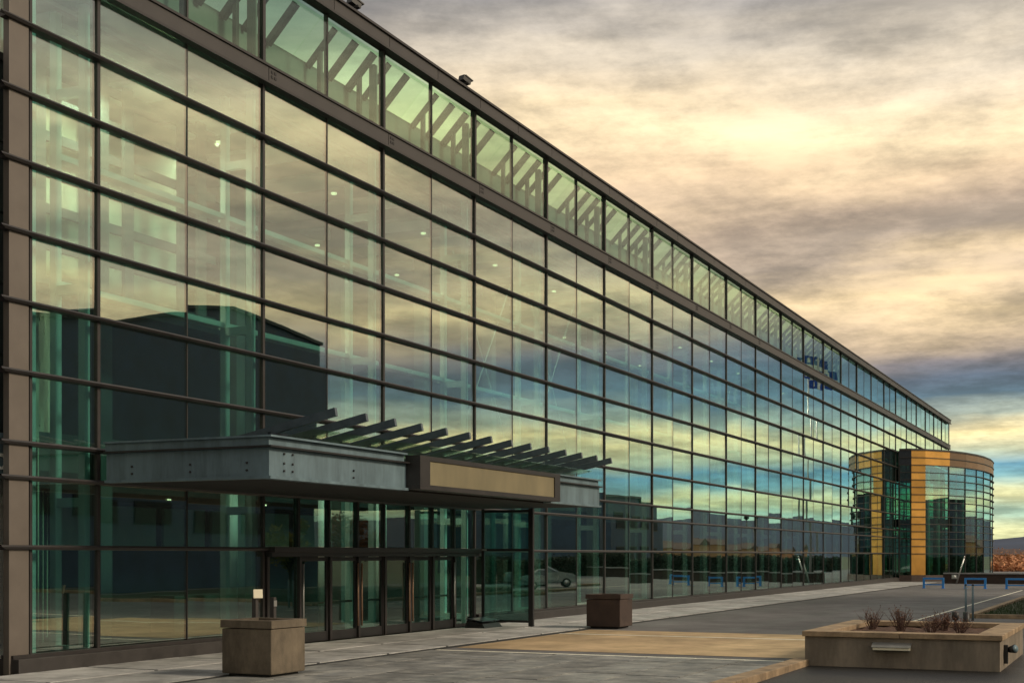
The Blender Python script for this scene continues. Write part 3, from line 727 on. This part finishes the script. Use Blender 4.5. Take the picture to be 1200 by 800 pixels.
# ------------------------------------------------------------------ across the drive: what the glass reflects
NAVY = mat('navy_cladding', (.05, .085, .15), .55, 0, .25, .6)
def dark_building(name, label, x0, x1, y0, y1, roof, cat, wins):
    o = tag(empty(name, ((x0 + x1) / 2, y1, 0)), label, cat)
    n = len(roof)
    V = [(x, y1, 0) for x, z in roof] + [(x, y1, z) for x, z in roof] + [(x, y0, 0) for x, z in roof] + [(x, y0, z) for x, z in roof]
    F = []
    for i in range(n - 1):
        F += [(i, i + 1, n + i + 1, n + i), (2 * n + i, 2 * n + i + 1, 3 * n + i + 1, 3 * n + i), (n + i, n + i + 1, 3 * n + i + 1, 3 * n + i), (i, i + 1, 2 * n + i + 1, 2 * n + i)]
    F += [(0, n, 3 * n, 2 * n), (n - 1, 2 * n - 1, 4 * n - 1, 3 * n - 1)]
    mesh('wall', V, F, NAVY, o)
    for i in range(n - 1):
        beam('coping', (roof[i][0], y1 + .06, roof[i][1] + .05), (roof[i + 1][0], y1 + .06, roof[i + 1][1] + .05), .4, .22, STEELD, o)
    for (a, b, z0, z1) in wins:
        w = box('window', a, b, y1 + .002, y1 + .06, z0, z1, STEELD, o); box('pane', a + .1, b - .1, y1 + .061, y1 + .075, z0 + .1, z1 - .1, INDARK, w)
    return o
dark_building('cinema_block', 'tall dark block with a kinked roof line, mirrored in the left of the glass hall', 44, 85.5, -46, -15,
              [(44, 14.0), (60, 15.6), (68.0, 17.6), (73.5, 18.4), (85.5, 17.4)], 'building', [(50 + i * 5.0, 53.5 + i * 5.0, 4.2, 5.6) for i in range(7)])
dark_building('office_block', 'small dark block mirrored in the glass right of the canopy', 142.5, 162, -36, -15, [(142.5, 9.3), (158, 9.5), (158.01, 8.9), (162, 8.9)], 'building',
              [(144 + i * 4.2, 147 + i * 4.2, 1.2, 3.2) for i in range(4)] + [(144 + i * 4.2, 147 + i * 4.2, 5.2, 7.0) for i in range(4)])

def leafcloud(nm, pts, size, m, parent, kind='stuff'):
    V, F = [], []
    for p in pts:
        d1 = Vector((rng.gauss(0, 1), rng.gauss(0, 1), rng.gauss(0, .7))).normalized(); d2 = d1.orthogonal().normalized()
        d2.rotate(Matrix.Rotation(rng.uniform(0, 6.28), 3, d1)); s = size * rng.uniform(.6, 1.3)
        k = len(V); p = Vector(p)
        V += [p - d1 * s, p + d2 * s * .5, p + d1 * s, p - d2 * s * .5]; F.append((k, k + 1, k + 2, k + 3))
    me = bpy.data.meshes.new(nm); loc = WL[parent.name] if parent else Vector((0, 0, 0))
    me.from_pydata([v - loc for v in V], [], F); me.materials.append(m)
    o = place(bpy.data.objects.new(nm, me), loc, parent); tag(o, kind=kind); return o
YLEAF = mat('yellow_leaf', (.34, .24, .03), .8, 0, .35, 3, c2=(.30, .28, .05))
HLEAF = mat('hedge_leaf', (.018, .032, .016), .8, 0, .4, 3)
OLEAF = mat('autumn_leaf', (.50, .17, .09), .85, 0, .45, .12, c2=(.40, .20, .09))
BARK = mat('bark', (.05, .04, .03), .9, 0, .3, 8)
def tree(x, y, h, rad, m, label, npts=2600, nm='autumn_tree', lsize=.12):
    o = tag(empty(nm, (x, y, 0)), label, 'tree')
    parts = [tube_v([(x, y, -.05), (x + .05, y, h * .3), (x - .05, y + .05, h * .75)], [.13, .1, .03], 7)]
    blobs = []
    for i in range(9):
        a = i * 2.4; r = rad * rng.uniform(.3, .75); z = h * rng.uniform(.4, .88)
        c = Vector((x + r * math.cos(a), y + r * math.sin(a), z)); blobs.append((c, rad * rng.uniform(.28, .5)))
        parts.append(tube_v([(x, y, z * .55), (c + Vector((x, y, z * .6))) / 2, c], [.06, .04, .015], 5))
    multi('trunk', parts, BARK, o)
    pts = []
    for i in range(npts):
        c, r = rng.choice(blobs); d = Vector((rng.gauss(0, 1), rng.gauss(0, 1), rng.gauss(0, .8))).normalized() * r * rng.uniform(.4, 1.05); pts.append(c + d)
    leafcloud('crown', pts, lsize, m, o, kind=None)
tree(67.5, -5.5, 4.6, 1.8, YLEAF, 'small yellow-leaved tree mirrored in the leftmost entrance door')
tree(79.0, -8.5, 5.4, 1.9, OLEAF, 'small orange-leaved tree in the grass bed across the drive')
hd = tag(empty('hedge', (150, -7, 0)), 'long dark clipped hedge mirrored along the foot of the glass hall', 'hedge')
multi('branch_core', [boxv(97 + i * 12.4, 109.3 + i * 12.4, -7.5, -6.5, -.03, 1.9) for i in range(1)] + [boxv(97 + i * 12.4, 109.39 + i * 12.4, -7.5, -6.5, -.03, 1.9) for i in range(1, 11)], HLEAF, hd)
pts = []
for i in range(26000):
    x = rng.uniform(97, 233); s = rng.random()
    if s < .6: pts.append((x, -6.5 + abs(rng.gauss(0, .14)), rng.uniform(0, 2.0)))
    else: pts.append((x, rng.uniform(-7.5, -6.4), 1.9 + abs(rng.gauss(0, .16))))
leafcloud('foliage', pts, .13, HLEAF, hd)

# grass in the bed
gp = []
GBL = mat('grass_blade', (.03, .055, .015), .9, 0, .4, 2)
gv_, gf_ = [], []
for i in range(14000):
    x = 53.3 + 30 * rng.random() ** 1.6; y = rng.uniform(-4, 5.7); h = rng.uniform(.06, .16); a = rng.uniform(0, 6.28); k = len(gv_)
    w = .012; gv_ += [(x - w * math.cos(a), y - w * math.sin(a), .04), (x + w * math.cos(a), y + w * math.sin(a), .04), (x + rng.uniform(-.05, .05), y + rng.uniform(-.05, .05), .05 + h)]
    gf_.append((k, k + 1, k + 2))
tag(mesh('grass', gv_, gf_, GBL, loc=(60, 0, 0)), 'short dull grass in the kerbed bed at right', 'grass', kind='stuff')

# parked car mirrored right of the doors
CARP = mat('car_paint', (.30, .33, .35), .25, .3, .1, 2, spec=.7)
CARG = mat('car_glass', (.02, .03, .035), .06, 0, .1, 2, spec=.9)
TYRE = mat('tyre', (.012, .012, .012), .85, 0, .2, 8)
car = bpy.data.objects.new('parked_car', None); col.objects.link(car); WL[car.name] = Vector((0, 0, 0))
tag(car, 'dark parked car mirrored in the glass beyond the wind screen', 'car')
prof = [(-2.3, .38), (-2.32, .75), (-2.2, 1.0), (-1.7, 1.06), (-1.05, 1.52), (.1, 1.56), (.95, 1.1), (1.9, .98), (2.28, .78), (2.32, .4)]
def loft(name, pr, w0, m, taper, parent):
    V, F = [], []; n = len(pr)
    for s in (-1, 1):
        for (x, z) in pr:
            V.append((x, s * (w0 - taper * max(0, z - .9)), z))
    F = [tuple(range(n)), tuple(range(n, 2 * n))] + [(i, (i + 1) % n, n + (i + 1) % n, n + i) for i in range(n)]
    return mesh(name, V, F, m, parent, loc=(0, 0, 0))
body = loft('body', prof, .9, CARP, .35, car)
for s in (-1, 1):
    loft_v = [(-1.55, 1.08), (-1.02, 1.45), (.05, 1.49), (.75, 1.1)]
    V = [(x, s * (.905 - .35 * max(0, z - .9)), z) for x, z in loft_v] + [(x, s * (.88 - .35 * max(0, z - .9)), z) for x, z in loft_v]
    mesh('side_window', V, [(0, 1, 2, 3), (7, 6, 5, 4), (0, 4, 5, 1), (1, 5, 6, 2), (2, 6, 7, 3), (3, 7, 4, 0)], CARG, car)
    for x in (-1.45, 1.45):
        wv = tube('wheel', [(x, s * .72, .33), (x, s * .92, .33)], [.33, .33], TYRE, car, 20); tube('rim', [(x, s * .9, .33), (x, s * .935, .33)], [.2, .2], ALU, wv, 14)
    box('headlight', 2.16, 2.30, s * .68 - .16, s * .68 + .16, .68, .80, POST, car); box('tail_light', -2.335, -2.2, s * .72 - .12, s * .72 + .12, .72, .9, OLEAF, car)
    box('mirror', .62, .78, s * .97 - .09, s * .97 + .09, 1.05, 1.17, CARP, car)
V = [(.13, -.66, 1.555), (.13, .66, 1.555), (.97, .8, 1.10), (.97, -.8, 1.10)]
mesh('windscreen', [Vector(v) + Vector((.012, 0, .012)) for v in V] + [Vector(v) - Vector((.01, 0, .01)) for v in V], BF, CARG, car)
car.location = (92.0, 0.2, 0); car.rotation_euler = (0, 0, R(64))

# lamp post and flag poles
lpz = tag(empty('lamp_post', (169, -4.5, 0)), 'tall street lamp mirrored near the far end of the glass', 'street lamp')
tube('pole', [(169, -4.5, 0), (169, -4.5, 6.9)], [.1, .07], BLACK, lpz, 10); tube('lantern', [(169, -4.5, 6.9), (169, -4.5, 7.1), (169, -4.5, 7.6), (169, -4.5, 7.9)], [.12, .34, .3, .06], BLACK, lpz, 10)
FBLUE = mat('flag_blue', (.012, .07, .40), .7, 0, .1, 2); FWHITE = mat('flag_white', (.8, .8, .8), .7, 0, .05, 2)
def flag(x, y, h, lab, w=3.4, ht=2.4):
    o = tag(empty('flag_pole', (x, y, 0)), lab, 'flag', 'flag poles across the drive')
    tube('pole', [(x, y, 0), (x, y, h)], [.13, .07], ALU, o, 10)
    def cloth(u, v, off=0):  # u along the cloth 0..1, v down 0..1
        d = u * w; return Vector((x + .1 + d * .75, y + d * .62 + .22 * math.sin(u * 7 + v) * u + off, h - .3 - v * ht - .5 * u * u))
    def patch(nm, u0, u1, v0, v1, m, par, off=0.0, nu=6, nv=3):
        V, F = [], []
        for s in (-.015, .015):
            for i in range(nu + 1):
                for j in range(nv + 1):
                    V.append(cloth(u0 + (u1 - u0) * i / nu, v0 + (v1 - v0) * j / nv, s * (1 + off)))
        q = (nu + 1) * (nv + 1)
        for s in range(2):
            for i in range(nu):
                for j in range(nv):
                    a = s * q + i * (nv + 1) + j; F.append((a, a + 1, a + nv + 2, a + nv + 1))
        return mesh(nm, V, F, m, par)
    c = patch('cloth', 0, 1, 0, 1, FBLUE, o, 0, 14, 6)
    patch('cross_bar', 0, 1, .40, .60, FWHITE, c, .8, 14, 2); patch('cross_bar', .43, .57, 0, 1, FWHITE, c, 1.2, 2, 6)
    for cu in (.215, .785):
        for cv in (.2, .8):
            patch('lily_emblem', cu - .045, cu + .045, cv - .11, cv + .11, FWHITE, c, .8, 1, 2)
flag(152.0, 5.4, 24.9, 'white and blue flag on the taller pole mirrored high in the far glass')
flag(157.0, 5.2, 24.3, 'white and blue flag on the second pole, farther right in the mirrored glass')

# ------------------------------------------------------------------ far town, wood and hills
HOUSE = [mat('brick_house', (.50, .24, .14), .85, 0, .2, .3), mat('cream_house', (.48, .36, .24), .85, 0, .15, .3), mat('tan_house', (.40, .24, .13), .85, 0, .2, .3)]
ROOFM = mat('house_roof', (.10, .065, .055), .8, 0, .25, .4)
ORD = ('first', 'second', 'third', 'fourth', 'fifth', 'sixth', 'seventh', 'eighth', 'ninth', 'tenth', 'eleventh', 'twelfth', 'thirteenth', 'fourteenth')
for i in range(8 + 14):
    near = i < 8
    if near: d = 470 + (i * 5 % 8) * 62; ang = R(5.45 - i * .15)      # left to right beyond the drum
    else: d = 300 + ((i - 8) * 5 % 14) * 24; ang = -R(18.6 - (i - 8) * .68)
    x, y = d * math.cos(ang), d * math.sin(ang)
    w, dp, h = rng.uniform(8, 13), rng.uniform(7, 10), rng.uniform(2.4, 3.4)
    if not near: w, dp, h = rng.uniform(11, 20), rng.uniform(9, 12), rng.uniform(3.2, 6.2)
    cname = ('brick-red', 'cream', 'tan')[i % 3]
    lab = f'small {cname} house in the far town, {ORD[i]} to the right of the drum' if near else f'{cname} house mirrored low in the glass, {ORD[i - 8]} from the left'
    o = tag(empty('town_house', (x, y, 0)), lab, 'house', 'houses beyond the drum' if near else 'houses mirrored in the glass')
    box('wall', x - dp / 2, x + dp / 2, y - w / 2, y + w / 2, -.05, h, HOUSE[i % 3], o)
    V = [(x - dp / 2 - .3, y - w / 2 - .3, h), (x + dp / 2 + .3, y - w / 2 - .3, h), (x + dp / 2 + .3, y + w / 2 + .3, h), (x - dp / 2 - .3, y + w / 2 + .3, h), (x, y - w / 2 - .3, h + 1.7), (x, y + w / 2 + .3, h + 1.7)]
    mesh('roof', V, [(0, 1, 2, 3), (0, 3, 5, 4), (1, 4, 5, 2), (0, 4, 1), (3, 2, 5)], ROOFM, o)
    for q in range(3):
        yy = y - w / 2 + w * (q + .5) / 3; box('window', x - dp / 2 - .05, x - dp / 2 + .02, yy - .6, yy + .6, 1.2, 2.6, DARK, o)
pts = []
for i in range(16000):
    if i < 11000: d = 205 + 500 * rng.random() ** 1.5; ang = R(rng.uniform(3.0, 7.0))
    else: d = rng.uniform(280, 700); ang = -R(rng.uniform(8.5, 20))
    pts.append((d * math.cos(ang), d * math.sin(ang), (abs(rng.gauss(0, 1)) * (.5 + (d - 200) / 330) + .1)))
tag(leafcloud('autumn_wood', pts, .42, OLEAF, None), 'far belt of orange autumn trees around the town', 'wood', kind='stuff')
HILL = mat('hazy_hill_forest', (.024, .042, .085), .95, 0, .3, .004)  # blue of distant haze is mixed into the forest colour
V, F = [], []; n = 240
for i in range(n):
    a = 2 * math.pi * i / n; h = 70 - 28 * math.sin(6 * (a + R(5))) + 9 * math.sin(a * 23 + 1) + 5 * math.sin(a * 57) + 4 * math.sin(a * 91 + 2)
    for r_, z in ((2300, -3), (2900, h * .45), (3500, h), (4600, -3)): V.append((r_ * math.cos(a), r_ * math.sin(a), z))
for i in range(n):
    j = (i + 1) % n
    for k in range(3): F.append((i * 4 + k, i * 4 + k + 1, j * 4 + k + 1, j * 4 + k))
tag(mesh('hills', V, F, HILL, loc=(0, 0, 0), smooth=True), kind='structure')
